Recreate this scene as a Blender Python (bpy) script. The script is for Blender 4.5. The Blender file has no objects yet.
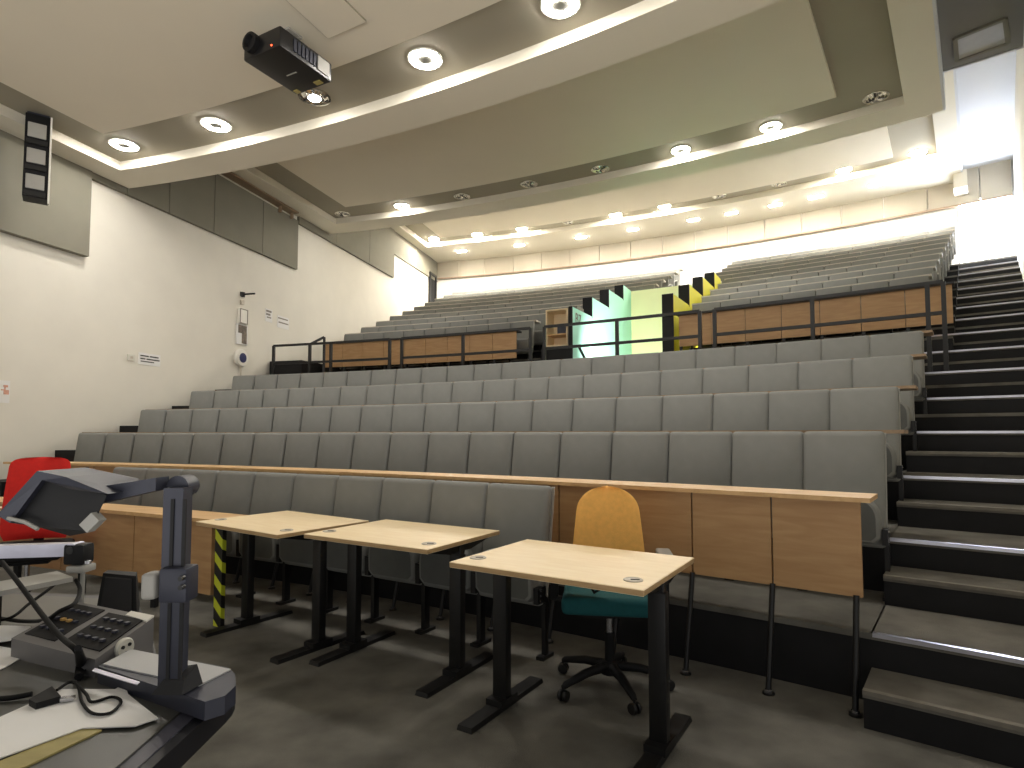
import bpy, bmesh, math, random
from math import sin, cos, pi, radians as rad, degrees as deg
from mathutils import Vector, Matrix, noise
random.seed(4)
SC = bpy.context.scene
COL = SC.collection

# ------------------------------------------------------------------ room geometry (polar about the hall's centre of curvature)
CX, CY = -11.85, -14.73
RL1, RT1, DP, RISE = 22.21, 22.27, .915, .329
def P(R, a, z=0.0):
    return Vector((CX + R*sin(rad(a)), CY + R*cos(rad(a)), z))

# ------------------------------------------------------------------ materials
def new_mat(name):
    m = bpy.data.materials.new(name); m.use_nodes = True
    nt = m.node_tree
    return m, nt, nt.nodes['Principled BSDF']
def lin(c):
    return tuple(((v/255)/12.92 if v/255 <= .04045 else ((v/255+.055)/1.055)**2.4) for v in c) + (1,)
def mat(name, rgb, rough=.6, metal=0, var=.0, scale=8, bump=0, bscale=60, emit=None, estr=0, spec=.5, coat=0):
    m, nt, b = new_mat(name)
    c = lin(rgb)
    b.inputs['Base Color'].default_value = c
    b.inputs['Roughness'].default_value = rough
    b.inputs['Metallic'].default_value = metal
    b.inputs['Specular IOR Level'].default_value = spec
    b.inputs['Coat Weight'].default_value = coat
    tc = nt.nodes.new('ShaderNodeTexCoord')
    if var > 0:
        n = nt.nodes.new('ShaderNodeTexNoise'); n.inputs['Scale'].default_value = scale; n.inputs['Detail'].default_value = 5
        nt.links.new(tc.outputs['Object'], n.inputs['Vector'])
        r = nt.nodes.new('ShaderNodeValToRGB')
        r.color_ramp.elements[0].position = .3; r.color_ramp.elements[1].position = .7
        r.color_ramp.elements[0].color = tuple(v*(1-var) for v in c[:3]) + (1,)
        r.color_ramp.elements[1].color = tuple(min(1, v*(1+var)) for v in c[:3]) + (1,)
        nt.links.new(n.outputs['Fac'], r.inputs['Fac']); nt.links.new(r.outputs['Color'], b.inputs['Base Color'])
    if bump > 0:
        n2 = nt.nodes.new('ShaderNodeTexNoise'); n2.inputs['Scale'].default_value = bscale; n2.inputs['Detail'].default_value = 3
        nt.links.new(tc.outputs['Object'], n2.inputs['Vector'])
        bp = nt.nodes.new('ShaderNodeBump'); bp.inputs['Strength'].default_value = bump; bp.inputs['Distance'].default_value = .01
        nt.links.new(n2.outputs['Fac'], bp.inputs['Height']); nt.links.new(bp.outputs['Normal'], b.inputs['Normal'])
    if emit:
        b.inputs['Emission Color'].default_value = lin(emit); b.inputs['Emission Strength'].default_value = estr
    return m
def wood(name, c1, c2, rough=.45, scale=(1.5, 14, 14), coat=0):
    m, nt, b = new_mat(name)
    tc = nt.nodes.new('ShaderNodeTexCoord'); mp = nt.nodes.new('ShaderNodeMapping')
    mp.inputs['Scale'].default_value = scale
    n = nt.nodes.new('ShaderNodeTexNoise'); n.inputs['Scale'].default_value = 3; n.inputs['Detail'].default_value = 8; n.inputs['Distortion'].default_value = .6
    r = nt.nodes.new('ShaderNodeValToRGB')
    r.color_ramp.elements[0].position = .35; r.color_ramp.elements[1].position = .68
    r.color_ramp.elements[0].color = lin(c1); r.color_ramp.elements[1].color = lin(c2)
    L = nt.links.new
    L(tc.outputs['Object'], mp.inputs['Vector']); L(mp.outputs['Vector'], n.inputs['Vector']); L(n.outputs['Fac'], r.inputs['Fac']); L(r.outputs['Color'], b.inputs['Base Color'])
    b.inputs['Roughness'].default_value = rough; b.inputs['Coat Weight'].default_value = coat
    return m
M = dict(
    carpet=mat('grey_carpet', (104, 102, 96), .95, var=.35, scale=3, bump=.5, bscale=220, spec=.15),
    tread=mat('step_carpet', (112, 109, 102), .95, var=.25, scale=5, bump=.5, bscale=220, spec=.15),
    riser=mat('black_riser', (24, 24, 26), .6, var=.2, scale=6, spec=.3),
    nosing=mat('metal_nosing', (205, 205, 215), .3, .85, var=.1),
    nose_dull=mat('worn_nosing', (120, 115, 105), .6, .1, var=.15, scale=20),
    wall=mat('white_wall_paint', (218, 214, 203), .8, var=.03, scale=2),
    rearwall=mat('white_rear_paint', (240, 240, 236), .8, var=.02, scale=2),
    panel_grey=mat('acoustic_panel', (123, 120, 107), .9, var=.04, scale=3, bump=.15, bscale=150),
    rearpanel=mat('rear_panel', (176, 168, 152), .8, var=.04, scale=1.5),
    rail_brown=mat('rail_brown', (150, 128, 105), .5),
    cream=mat('ceiling_cream', (223, 215, 198), .85, var=.02, scale=1),
    soffit=mat('ceiling_soffit', (224, 218, 202), .85, var=.02, scale=1),
    taupe=mat('ceiling_taupe', (154, 148, 132), .85, var=.03, scale=1),
    aisle_dark=mat('aisle_ceiling_grey', (128, 126, 124), .85, var=.03, scale=1),
    aisle_white=mat('aisle_ceiling_white', (215, 217, 222), .85, var=.02, scale=1),
    seat=mat('grey_seat_fabric', (137, 138, 135), .9, var=.04, scale=9, bump=.06, bscale=200, spec=.2),
    shell=mat('seat_shell', (176, 174, 168), .4, var=.03),
    black=mat('black_metal', (17, 17, 18), .45, var=.2, scale=10),
    black_plastic=mat('black_plastic', (20, 20, 22), .6, var=.15, scale=12, spec=.25),
    bolt=mat('bright_bolt', (190, 190, 195), .25, .9),
    panelwood=wood('beech_panel', (174, 134, 90), (188, 150, 105), .5, (1.2, 1.2, 9)),
    shaded_ledge=wood('shaded_row_ledge', (148, 122, 94), (164, 138, 108)),  # browner, duller beech: the shading on these ledges is put into the colour
    paleledge=mat('pale_row_ledge', (196, 190, 178), .5, var=.05),
    squab_side=mat('squab_side_shell', (98, 100, 97), .6, var=.08),
    panel_house=mat('control_housing', (108, 106, 106), .5, var=.04, scale=10),
    ledge=wood('beech_ledge', (200, 160, 108), (216, 178, 126), .4, (2, 9, 9)),
    desktop=wood('pale_desktop', (236, 212, 170), (243, 222, 184), .42, (2, 12, 12)),
    deskedge=wood('desktop_edge', (172, 142, 100), (190, 158, 116), .5, (3, 10, 10)),
    grom=mat('grommet_grey', (184, 174, 158), .4, var=.05),
    yellow=mat('yellow_fabric', (244, 184, 96), .85, var=.06, scale=40, bump=.3, bscale=300),
    teal=mat('teal_fabric', (16, 86, 90), .85, var=.08, scale=40, bump=.3, bscale=300),
    red=mat('red_fabric', (214, 30, 22), .8, var=.05, scale=40, bump=.3, bscale=300),
    tape=None, green=None,
    vyellow=mat('vomitory_yellow', (242, 234, 56), .6, var=.05, scale=3),
    proj=mat('projector_black', (20, 20, 22), .35, var=.1),
    white_plastic=mat('white_plastic', (225, 222, 214), .4, var=.02),
    base_light=mat('light_grey_top', (172, 172, 173), .45, var=.03, scale=8),
    grey_plastic=mat('grey_plastic', (160, 158, 152), .45, var=.04, scale=10),
    slate=mat('slate_grey_metal', (52, 54, 66), .42, .25, var=.08, scale=20),
    slate_dark=mat('slate_dark', (17, 17, 20), .7, 0, var=.1, scale=20),
    silver=mat('brushed_silver', (190, 190, 205), .28, .85, var=.08, scale=20),
    chrome=mat('reflector_chrome', (220, 218, 210), .15, 1.0, var=.15, scale=60),
    desksurf=mat('console_surface', (62, 62, 58), .35, var=.1, scale=6),
    deskrim=mat('console_rim', (22, 22, 27), .4, var=.15, scale=10),
    deskrim2=mat('console_rim_grey', (58, 58, 68), .4, var=.1, scale=10),
    paper=mat('white_paper', (222, 221, 219), .85, var=.02, scale=4),
    olive=wood('olive_wood', (150, 138, 82), (172, 158, 98), .5, (3, 9, 9)),
    cable=mat('black_cable', (14, 14, 15), .7, spec=.2),
    led=mat('lamp_ring_glow', (255, 246, 226), .5, emit=(255, 249, 240), estr=175),
    led_mid=mat('lamp_ring_glow_middle', (255, 246, 226), .5, emit=(255, 249, 240), estr=230),
    led_far=mat('lamp_ring_glow_far', (255, 246, 226), .5, emit=(255, 246, 230), estr=620),
    led_core=mat('lamp_core', (120, 118, 110), .5),
    led_rect=mat('strip_lamp_glow', (255, 250, 240), .5, emit=(255, 248, 236), estr=460),
    day=mat('daylight_glass', (255, 255, 255), .3, emit=(222, 234, 255), estr=60),
    ink=mat('dark_print', (60, 58, 56), .8),
    ink_soft=mat('soft_print', (130, 124, 116), .8),
    photo=mat('dark_picture', (96, 84, 72), .6, var=.5, scale=30),
    navy=mat('navy_emblem', (40, 44, 92), .5),
    pink=mat('pink_print', (200, 150, 130), .8, var=.2, scale=30),
    redled=mat('red_led', (255, 70, 40), .4, emit=(255, 90, 50), estr=4),
    yellowpaper=mat('pale_green_paper', (206, 208, 150), .8, var=.05),
    amber=mat('amber_button', (190, 150, 80), .5),
    plug=mat('pale_socket', (205, 203, 192), .5),
)
def tape_mat():
    m, nt, b = new_mat('hazard_tape')
    tc = nt.nodes.new('ShaderNodeTexCoord'); sp = nt.nodes.new('ShaderNodeSeparateXYZ')
    ad = nt.nodes.new('ShaderNodeMath'); ad.operation = 'ADD'
    mu = nt.nodes.new('ShaderNodeMath'); mu.operation = 'MULTIPLY'; mu.inputs[1].default_value = 6.6
    fr = nt.nodes.new('ShaderNodeMath'); fr.operation = 'FRACT'
    gt = nt.nodes.new('ShaderNodeMath'); gt.operation = 'GREATER_THAN'; gt.inputs[1].default_value = .55
    mx = nt.nodes.new('ShaderNodeMix'); mx.data_type = 'RGBA'
    mx.inputs[6].default_value = lin((18, 18, 18)); mx.inputs[7].default_value = lin((206, 214, 50))
    L = nt.links.new
    L(tc.outputs['Object'], sp.inputs[0]); L(sp.outputs['X'], ad.inputs[0]); L(sp.outputs['Z'], ad.inputs[1])
    L(ad.outputs[0], mu.inputs[0]); L(mu.outputs[0], fr.inputs[0]); L(fr.outputs[0], gt.inputs[0]); L(gt.outputs[0], mx.inputs[0]); L(mx.outputs[2], b.inputs['Base Color'])
    b.inputs['Roughness'].default_value = .5
    return m
M['tape'] = tape_mat()
def green_mat():   # wall colour: mint, slightly yellower towards the far end of the passage
    m, nt, b = new_mat('mint_gradient')
    tc = nt.nodes.new('ShaderNodeTexCoord'); sp = nt.nodes.new('ShaderNodeSeparateXYZ')
    r = nt.nodes.new('ShaderNodeValToRGB')
    r.color_ramp.elements[0].position = 0; r.color_ramp.elements[1].position = 1
    r.color_ramp.elements[0].color = lin((178, 240, 222)); r.color_ramp.elements[1].color = lin((178, 242, 212))
    L = nt.links.new
    mr = nt.nodes.new('ShaderNodeMapRange'); mr.inputs[1].default_value = 9.5; mr.inputs[2].default_value = 13.5
    L(tc.outputs['Object'], sp.inputs[0]); L(sp.outputs['Y'], mr.inputs[0]); L(mr.outputs[0], r.inputs['Fac']); L(r.outputs['Color'], b.inputs['Base Color'])
    b.inputs['Roughness'].default_value = .7
    return m
M['green'] = green_mat()
M['lime'] = mat('pale_lime_paint', (242, 240, 186), .7, var=.02, scale=2)

# ------------------------------------------------------------------ mesh builder
class MB:
    def __init__(s):
        s.v = []; s.f = []; s.mi = []
    def add(s, vs, fs, mi=0):
        o = len(s.v); s.v += [Vector(v) for v in vs]
        for f in fs:
            s.f.append([i+o for i in f]); s.mi.append(mi)
    def hexa(s, b, t, mi=0):          # four bottom, four top points, same winding (ccw from above)
        s.add(list(b)+list(t), [(3, 2, 1, 0), (4, 5, 6, 7), (0, 1, 5, 4), (1, 2, 6, 5), (2, 3, 7, 6), (3, 0, 4, 7)], mi)
    def box(s, c, d, rz=0, mi=0):
        c = Vector(c); x, y, z = d[0]/2, d[1]/2, d[2]/2
        R = Matrix.Rotation(rz, 3, 'Z')
        q = [(-x, -y), (x, -y), (x, y), (-x, y)]
        s.hexa([c+R@Vector((a, b, -z)) for a, b in q], [c+R@Vector((a, b, z)) for a, b in q], mi)
    def bar(s, p0, p1, w, h, mi=0):   # rectangular bar between points
        p0 = Vector(p0); p1 = Vector(p1); d = (p1-p0).normalized()
        up = Vector((0, 0, 1)) if abs(d.z) < .95 else Vector((0, 1, 0))
        sd = d.cross(up).normalized(); u = sd.cross(d)
        q = [(-w/2, -h/2), (w/2, -h/2), (w/2, h/2), (-w/2, h/2)]
        a = [p0+sd*x+u*y for x, y in q]; b = [p1+sd*x+u*y for x, y in q]
        s.add(a+b, [(0, 1, 2, 3), (7, 6, 5, 4), (4, 5, 1, 0), (5, 6, 2, 1), (6, 7, 3, 2), (7, 4, 0, 3)], mi)
    def tube(s, pts, r, n=8, mi=0, cap=True):
        pts = [Vector(p) for p in pts]; rings = []
        rr = r if isinstance(r, (list, tuple)) else [r]*len(pts)
        prev = None
        for i, p in enumerate(pts):
            d = (pts[min(i+1, len(pts)-1)]-pts[max(i-1, 0)]).normalized()
            if prev is None:
                up = Vector((0, 0, 1)) if abs(d.z) < .9 else Vector((1, 0, 0))
                sd = d.cross(up).normalized()
            else:
                sd = (prev - d*prev.dot(d)).normalized()
            prev = sd; u = sd.cross(d)
            rings.append([p+(sd*cos(2*pi*k/n)+u*sin(2*pi*k/n))*rr[i] for k in range(n)])
        vs = [v for R in rings for v in R]; fs = []
        for i in range(len(pts)-1):
            for k in range(n):
                fs.append((i*n+k, (i+1)*n+k, (i+1)*n+(k+1) % n, i*n+(k+1) % n))
        if cap:
            fs.append(tuple(range(n))); fs.append(tuple(reversed(range((len(pts)-1)*n, len(pts)*n))))
        s.add(vs, fs, mi)
    def lathe(s, c, prof, n=24, mi=0, axis=None):   # profile (r, z); axis: matrix 3x3
        c = Vector(c); A = axis or Matrix.Identity(3)
        vs = []; fs = []
        for r, z in prof:
            for k in range(n):
                vs.append(c+A@Vector((r*cos(2*pi*k/n), r*sin(2*pi*k/n), z)))
        for i in range(len(prof)-1):
            for k in range(n):
                fs.append((i*n+k, i*n+(k+1) % n, (i+1)*n+(k+1) % n, (i+1)*n+k))
        s.add(vs, fs, mi)
    def arc(s, R0, R1, a0, a1, z0, z1, mi=0, step=.6, za=None):
        n = max(1, int(math.ceil(abs(a1-a0)/step)))
        vs = []; fs = []
        for i in range(n+1):
            a = a0+(a1-a0)*i/n
            vs += [P(R0, a, z0), P(R1, a, z0), P(R1, a, z1), P(R0, a, z1)]
        for i in range(n):
            o = 4*i; q = o+4
            fs += [(o, q, q+1, o+1), (o+1, q+1, q+2, o+2), (o+2, q+2, q+3, o+3), (o+3, q+3, q, o)]
        fs += [(0, 1, 2, 3), (4*n+3, 4*n+2, 4*n+1, 4*n)]
        s.add(vs, fs, mi)
    def prism(s, poly, z0, z1, mi=0):
        n = len(poly)
        vs = [Vector((x, y, z0)) for x, y in poly]+[Vector((x, y, z1)) for x, y in poly]
        fs = [tuple(reversed(range(n))), tuple(range(n, 2*n))]
        for i in range(n):
            j = (i+1) % n; fs.append((i, j, n+j, n+i))
        s.add(vs, fs, mi)
    def extr(s, prof, x0, x1, mi=0):   # profile in (y, z), extruded along x
        n = len(prof)
        vs = [Vector((x0, y, z)) for y, z in prof]+[Vector((x1, y, z)) for y, z in prof]
        fs = [tuple(range(n)), tuple(reversed(range(n, 2*n)))]
        for i in range(n):
            j = (i+1) % n; fs.append((j, i, n+i, n+j))
        s.add(vs, fs, mi)
    def rbox(s, c, d, r=.01, seg=2, rz=0, mi=0, fn=None):   # bevelled box, optional deformation of its vertices
        bm = bmesh.new(); bmesh.ops.create_cube(bm, size=1)
        for v in bm.verts: v.co = Vector((v.co.x*d[0], v.co.y*d[1], v.co.z*d[2]))
        bmesh.ops.bevel(bm, geom=bm.edges[:], offset=r, segments=seg, affect='EDGES', profile=.6)
        if fn:
            bmesh.ops.subdivide_edges(bm, edges=[e for e in bm.edges if e.calc_length() > .12], cuts=3, use_grid_fill=True)
            for v in bm.verts: v.co = Vector(fn(v.co.copy()))
        R = Matrix.Rotation(rz, 3, 'Z'); c = Vector(c)
        bm.verts.ensure_lookup_table(); bm.verts.index_update()
        s.add([c+R@v.co for v in bm.verts], [[v.index for v in f.verts] for f in bm.faces], mi)
        bm.free()
    def build(s, name, mats, parent=None, smooth=None, local=False):
        me = bpy.data.meshes.new(name)
        vs = s.v
        if parent is not None and not local:
            inv = world(parent).inverted(); vs = [inv@v for v in vs]
        me.from_pydata([tuple(v) for v in vs], [], s.f)
        if not isinstance(mats, (list, tuple)): mats = [mats]
        for m in mats: me.materials.append(m)
        for p, i in zip(me.polygons, s.mi): p.material_index = i
        bm = bmesh.new(); bm.from_mesh(me); bmesh.ops.recalc_face_normals(bm, faces=bm.faces[:]); bm.to_mesh(me); bm.free()
        if smooth:
            for p in me.polygons: p.use_smooth = True
            me.set_sharp_from_angle(angle=rad(smooth))
        o = bpy.data.objects.new(name, me); COL.objects.link(o)
        if parent is not None: o.parent = parent
        return o
def world(o):
    m = o.matrix_basis.copy() if o.parent is None else world(o.parent)@o.matrix_basis
    return m
def tag(o, label=None, cat=None, group=None, kind=None):
    if label: o['label'] = label
    if cat: o['category'] = cat
    if group: o['group'] = group
    if kind: o['kind'] = kind
    return o
def thing(name, loc, rz, label, cat, group=None):
    o = bpy.data.objects.new(name, None); COL.objects.link(o)
    o.empty_display_size = .1
    o.location = loc; o.rotation_euler = (0, 0, rz)
    o.matrix_basis = Matrix.Translation(Vector(loc))@Matrix.Rotation(rz, 4, 'Z')
    return tag(o, label, cat, group)
def struct(name, mb, m, smooth=None):
    return tag(mb.build(name, m, None, smooth), kind='structure')
def copy_tree(o, parent=None):
    c = o.copy(); COL.objects.link(c)
    if parent is not None: c.parent = parent
    for ch in KIDS.get(o.name, []):
        copy_tree(ch, c)
    return c
KIDS = {}
def kid(o):
    KIDS.setdefault(o.parent.name, []).append(o); return o
ORD = ['zeroth', 'first', 'second', 'third', 'fourth', 'fifth', 'sixth', 'seventh', 'eighth', 'ninth', 'tenth', 'eleventh', 'twelfth', 'thirteenth', 'fourteenth', 'fifteenth', 'sixteenth', 'seventeenth', 'eighteenth', 'nineteenth', 'twentieth', 'twenty-first', 'twenty-second', 'twenty-third', 'twenty-fourth', 'twenty-fifth']

# ------------------------------------------------------------------ camera model (used to turn a photo position plus a known distance or height into a place)
F, YH, HC, PIT = 590.0, 434.6, 1.29, rad(3)
CYP = YH-F*math.tan(PIT)
def ray(px, py):
    a = (px-512)/F; b = -(py-CYP)/F
    return Vector((a, cos(PIT)-sin(PIT)*b, sin(PIT)+cos(PIT)*b))
EYE = Vector((0, 0, HC))
def atz(px, py, z):
    d = ray(px, py); return EYE+d*((z-HC)/d.z)
def aty(px, py, y):
    d = ray(px, py); return EYE+d*(y/d.y)
def onwall(px, py, a=14.9, off=0.0):
    d = ray(px, py); n = Vector((cos(rad(a)), -sin(rad(a)), 0)); p0 = P(20, a)+n*off
    return EYE+d*(((p0-EYE).dot(n))/d.dot(n))
def polR(p): return math.hypot(p.x-CX, p.y-CY)
def polA(p): return deg(math.atan2(p.x-CX, p.y-CY))

A_LW, A_RW = 14.9, 39.85
A_ROW0, A_ROW1 = 16.0, 37.65
RT = lambda k: RT1+DP*(k-1)
RLk = lambda k: RL1+DP*(k-1)
# ------------------------------------------------------------------ floor, tiers, steps
mb = MB(); mb.prism([(-8.4, -.6), (7.5, -.6), (7.5, 4.0), (4.2, 8.0), (-7.0, 8.0)], -.1, 0)
struct('floor', mb, M['carpet'])
UJ_R = [28.75+.68*j for j in range(10)]
UJ_Z = [3.48+.262*j for j in range(10)]
SEATH = .985
mb = MB(); mr = MB(); mn = MB()
tiers = []
for k in range(1, 6):
    r1 = RT(k+1) if k < 5 else 26.84
    tiers.append((RT(k), r1, RISE*k))
tiers.append((26.84, 27.85, 1.974))
for (r0, r1, z) in tiers:          # seating terraces
    a1 = 37.62
    mb.arc(r0, r1+.02, A_LW, a1, z-.03, z)
    mr.arc(r0+.012, r0+.06, A_LW, a1, z-.36, z-.03)
ztop = [z-SEATH for z in UJ_Z]
for j in range(10):
    r0 = (UJ_R[j-1] if j else 27.80)+.05; r1 = UJ_R[j]+.05 if j < 9 else 36.05
    zf = ztop[j]
    for (aa, bb) in ((A_LW, 27.3), (31.05, 38.22)) if r0 < 31.4 else ((A_LW, 38.22),):
        mb.arc(r0, r1+.02, aa, bb, zf-.03, zf)
        mr.arc(r0+.012, r0+.06, aa, bb, zf-.6, zf-.03)
struct('floor_tiers', mb, M['carpet']); struct('floor_tier_risers', mr, M['riser'])
mb = MB(); mr = MB(); mn = MB(); ms = MB()
for k in range(1, 16):             # right-hand stairs, two goings per terrace
    a0, a1 = 37.6, A_RW
    mb.arc(RT(k), RT(k+1), a0, a1, RISE*k-.03, RISE*k, 0)
    mr.arc(RT(k)+.008, RT(k)+.06, a0, a1, RISE*k-.18, RISE*k-.03)
    mn.arc(RT(k)-.006, RT(k)+.022, a0+.02, a1, RISE*k-.016, RISE*k+.004)
    zs = RISE*(k-.5); rs = RT(k)-.318
    mb.arc(rs, RT(k)+.02, a0, a1, zs-.03, zs)
    mr.arc(rs+.008, RT(k)+.02, a0+.003, a1, zs-.18, zs-.03)
    if k < 5: ms.arc(rs-.004, rs+.028, a0, a1, zs-.016, zs+.003)
mb.arc(RT(16), 36.3, 37.6, A_RW, RISE*16-.03, RISE*16)
mr.arc(RT(16)+.008, RT(16)+.06, 37.6, A_RW, RISE*16-.34, RISE*16-.03)
struct('trim_1', mb, M['tread']); struct('trim_2', mr, M['riser']); struct('trim_3', mn, M['nosing']); struct('trim_4', ms, M['nose_dull'])
# black plinth that climbs beside the left wall
mb = MB()
for k in range(1, 6):
    mb.arc(RT(k)-.04 if k > 1 else 22.25, RT(k+1)-.04, A_LW, A_ROW0-.03, RISE*k-.02, RISE*k+.43)
mb.arc(27.3, 28.6, A_LW+.05, 16.5, 1.9, 2.74)
struct('baseboard_left', mb, M['riser'])

# ------------------------------------------------------------------ walls
mb = MB()
mb.arc(14.6, 36.0, A_LW-.5, A_LW, -.1, 8.2, step=1)
struct('wall_left', mb, M['wall'])
mb = MB(); mb.arc(21.7, 36.4, A_RW, A_RW+.5, -.1, 8.2, step=1); mb.arc(21.7, 21.9, A_RW+.5, 56, -.1, 8.2)
struct('wall_right', mb, M['wall'])
mb = MB()
mb.arc(36.05, 36.25, 12.5, 38.2, 4.3, 6.66); mb.arc(36.05, 36.25, 38.2, 40.6, 6.78, 8.2); mb.arc(36.05, 36.25, 12.5, 38.2, 6.66, 8.2)
mb.arc(36.05, 36.25, 39.82, 40.6, 4.3, 6.8)
mb.arc(36.05, 36.25, 38.15, 39.9, 4.6, 5.24)
struct('wall_rear', mb, M['rearwall'])
mb = MB()
js = [14.2, 16.2, 17.69, 19.3, 20.84, 22.37, 23.9, 25.47, 27.0, 28.5, 29.95, 31.5, 32.95, 34.43, 35.9, 37.33, 38.9, 39.8]
for a, b in zip(js[:-1], js[1:]):
    mb.arc(35.99, 36.05, a+.014, b-.014, 6.66, 7.6)
struct('wall_rear_panels', mb, M['rearpanel'])
mb = MB(); mb.arc(35.96, 36.05, 14.2, 39.8, 6.625, 6.66)
struct('trim_5', mb, M['rail_brown'])
# glazed door full of daylight at the head of the right-hand stairs
mb = MB(); mb.arc(36.12, 36.14, 38.25, 39.78, 5.26, 6.74)
win = tag(mb.build('window_1', M['day']), kind='structure')
mb = MB()
for a in (38.22, 39.0, 39.76): mb.arc(36.05, 36.16, a, a+.05, 5.24, 6.78)
mb.arc(36.05, 36.16, 38.22, 39.81, 6.73, 6.79); mb.arc(36.05, 36.16, 38.22, 39.81, 5.24, 5.3)
kid(mb.build('window_frame', M['white_plastic'], win))
# door in the left wall near the top
mb = MB(); mb.arc(35.35, 35.75, A_LW, A_LW+.05, 5.0, 6.62)
d1 = tag(mb.build('door_1', M['slate_dark']), kind='structure')
mb = MB(); mb.arc(35.75, 35.83, A_LW, A_LW+.12, 5.0, 6.7); mb.arc(35.27, 35.35, A_LW, A_LW+.12, 5.0, 6.7); mb.arc(35.27, 35.83, A_LW, A_LW+.12, 6.62, 6.7)
kid(mb.build('door_frame', M['black'], d1))
# stepped acoustic panels on the left wall
def apanels(name, edges, z0, z1, proud):
    mb = MB()
    for a, b in zip(edges[:-1], edges[1:]):
        q = []
        n = Vector((cos(rad(A_LW)), -sin(rad(A_LW)), 0))
        pa, pb = P(a+.008, A_LW), P(b-.008, A_LW)
        bt = [pa, pb, pb+n*proud, pa+n*proud]
        mb.hexa([v+Vector((0, 0, z0)) for v in bt], [v+Vector((0, 0, z1)) for v in bt])
    return struct(name, mb, M['panel_grey'])
apanels('wall_left_panels', [17.5, 19.0, 21.2, 23.43], 3.7, 4.92, .10)
apanels('wall_left_panels.001', [22.0, 24.0, 24.75, 25.7, 26.97, 28.1], 4.80, 5.86, .06)
apanels('wall_left_panels.002', [28.12, 29.6, 31.2, 32.65], 5.81, 7.3, .06)
apanels('wall_left_panels.003', [32.67, 34.3, 35.98], 6.52, 7.3, .04)
mb = MB()
n_lw = Vector((cos(rad(A_LW)), -sin(rad(A_LW)), 0))
def lwbox(mb, R0, R1, z0, z1, d0, d1, mi=0):
    a, b = P(R0, A_LW), P(R1, A_LW)
    bt = [a+n_lw*d0, b+n_lw*d0, b+n_lw*d1, a+n_lw*d1]
    mb.hexa([v+Vector((0, 0, z0)) for v in bt], [v+Vector((0, 0, z1)) for v in bt], mi)
lwbox(mb, 24.0, 27.9, 5.93, 5.96, 0, .2)
lwbox(mb, 27.42, 27.46, 5.80, 5.95, .06, .12); lwbox(mb, 27.8, 27.84, 5.80, 5.95, .06, .12)
struct('trim_6', mb, M['rail_brown'])

# ------------------------------------------------------------------ ceiling: three stepped trays
mb = MB()
mb.arc(15, 22.80, 17.5, 36.0, 4.955, 5.06)
mb.arc(24.0, 28.12, 17.3, 35.75, 6.045, 6.14)
mb.arc(29.3, 33.85, 16.6, 36.45, 7.29, 7.38)
struct('ceiling', mb, M['cream'])
mb = MB()
mb.arc(15, 23.52, 16.05, 37.35, 5.0, 5.1); mb.arc(23.98, 28.77, 15.95, 37.35, 6.10, 6.2); mb.arc(29.28, 34.32, 15.45, 37.78, 7.34, 7.42)
struct('ceiling_bands', mb, M['taupe'])
mb = MB()
mb.arc(23.5, 24.0, 15.1, 38.1, 4.88, 6.2); mb.arc(15, 23.5, 15.1, 16.1, 4.88, 5.3); mb.arc(15, 23.5, 37.3, 38.1, 4.88, 5.3)
mb.arc(28.75, 29.3, 14.9, 38.14, 5.97, 7.42); mb.arc(24.0, 28.75, 14.9, 16.0, 5.97, 6.3); mb.arc(24.0, 28.75, 37.3, 38.14, 5.97, 6.3)
mb.arc(34.3, 36.05, 14.9, 38.37, 7.2, 7.5); mb.arc(29.3, 34.3, 14.9, 15.5, 7.2, 7.5); mb.arc(29.3, 34.3, 37.75, 38.37, 7.2, 7.5)
mb.arc(35.4, 36.0, 38.15, 38.55, 6.86, 7.25)
struct('ceiling_soffits', mb, M['soffit'])
mb = MB(); mb.arc(15, 28.7, 38.1, A_RW, 6.25, 6.4)
struct('ceiling_aisle', mb, M['aisle_dark'])
mb = MB(); mb.arc(28.68, 28.74, 38.14, A_RW, 6.25, 7.5); mb.arc(28.7, 34.1, 38.3, A_RW, 7.4, 7.5); mb.arc(34.1, 36.1, 38.3, A_RW, 7.46, 7.56); mb.arc(24.0, 29.3, 38.14, 38.2, 5.98, 7.6); mb.arc(29.3, 36.1, 38.37, 38.43, 7.2, 7.6)
struct('ceiling_aisle.001', mb, M['aisle_white'])
mb = MB(); mb.arc(13, 37, 12, 41, 8.2, 8.3, step=2)
struct('ceiling_slab', mb, M['soffit'])

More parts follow.
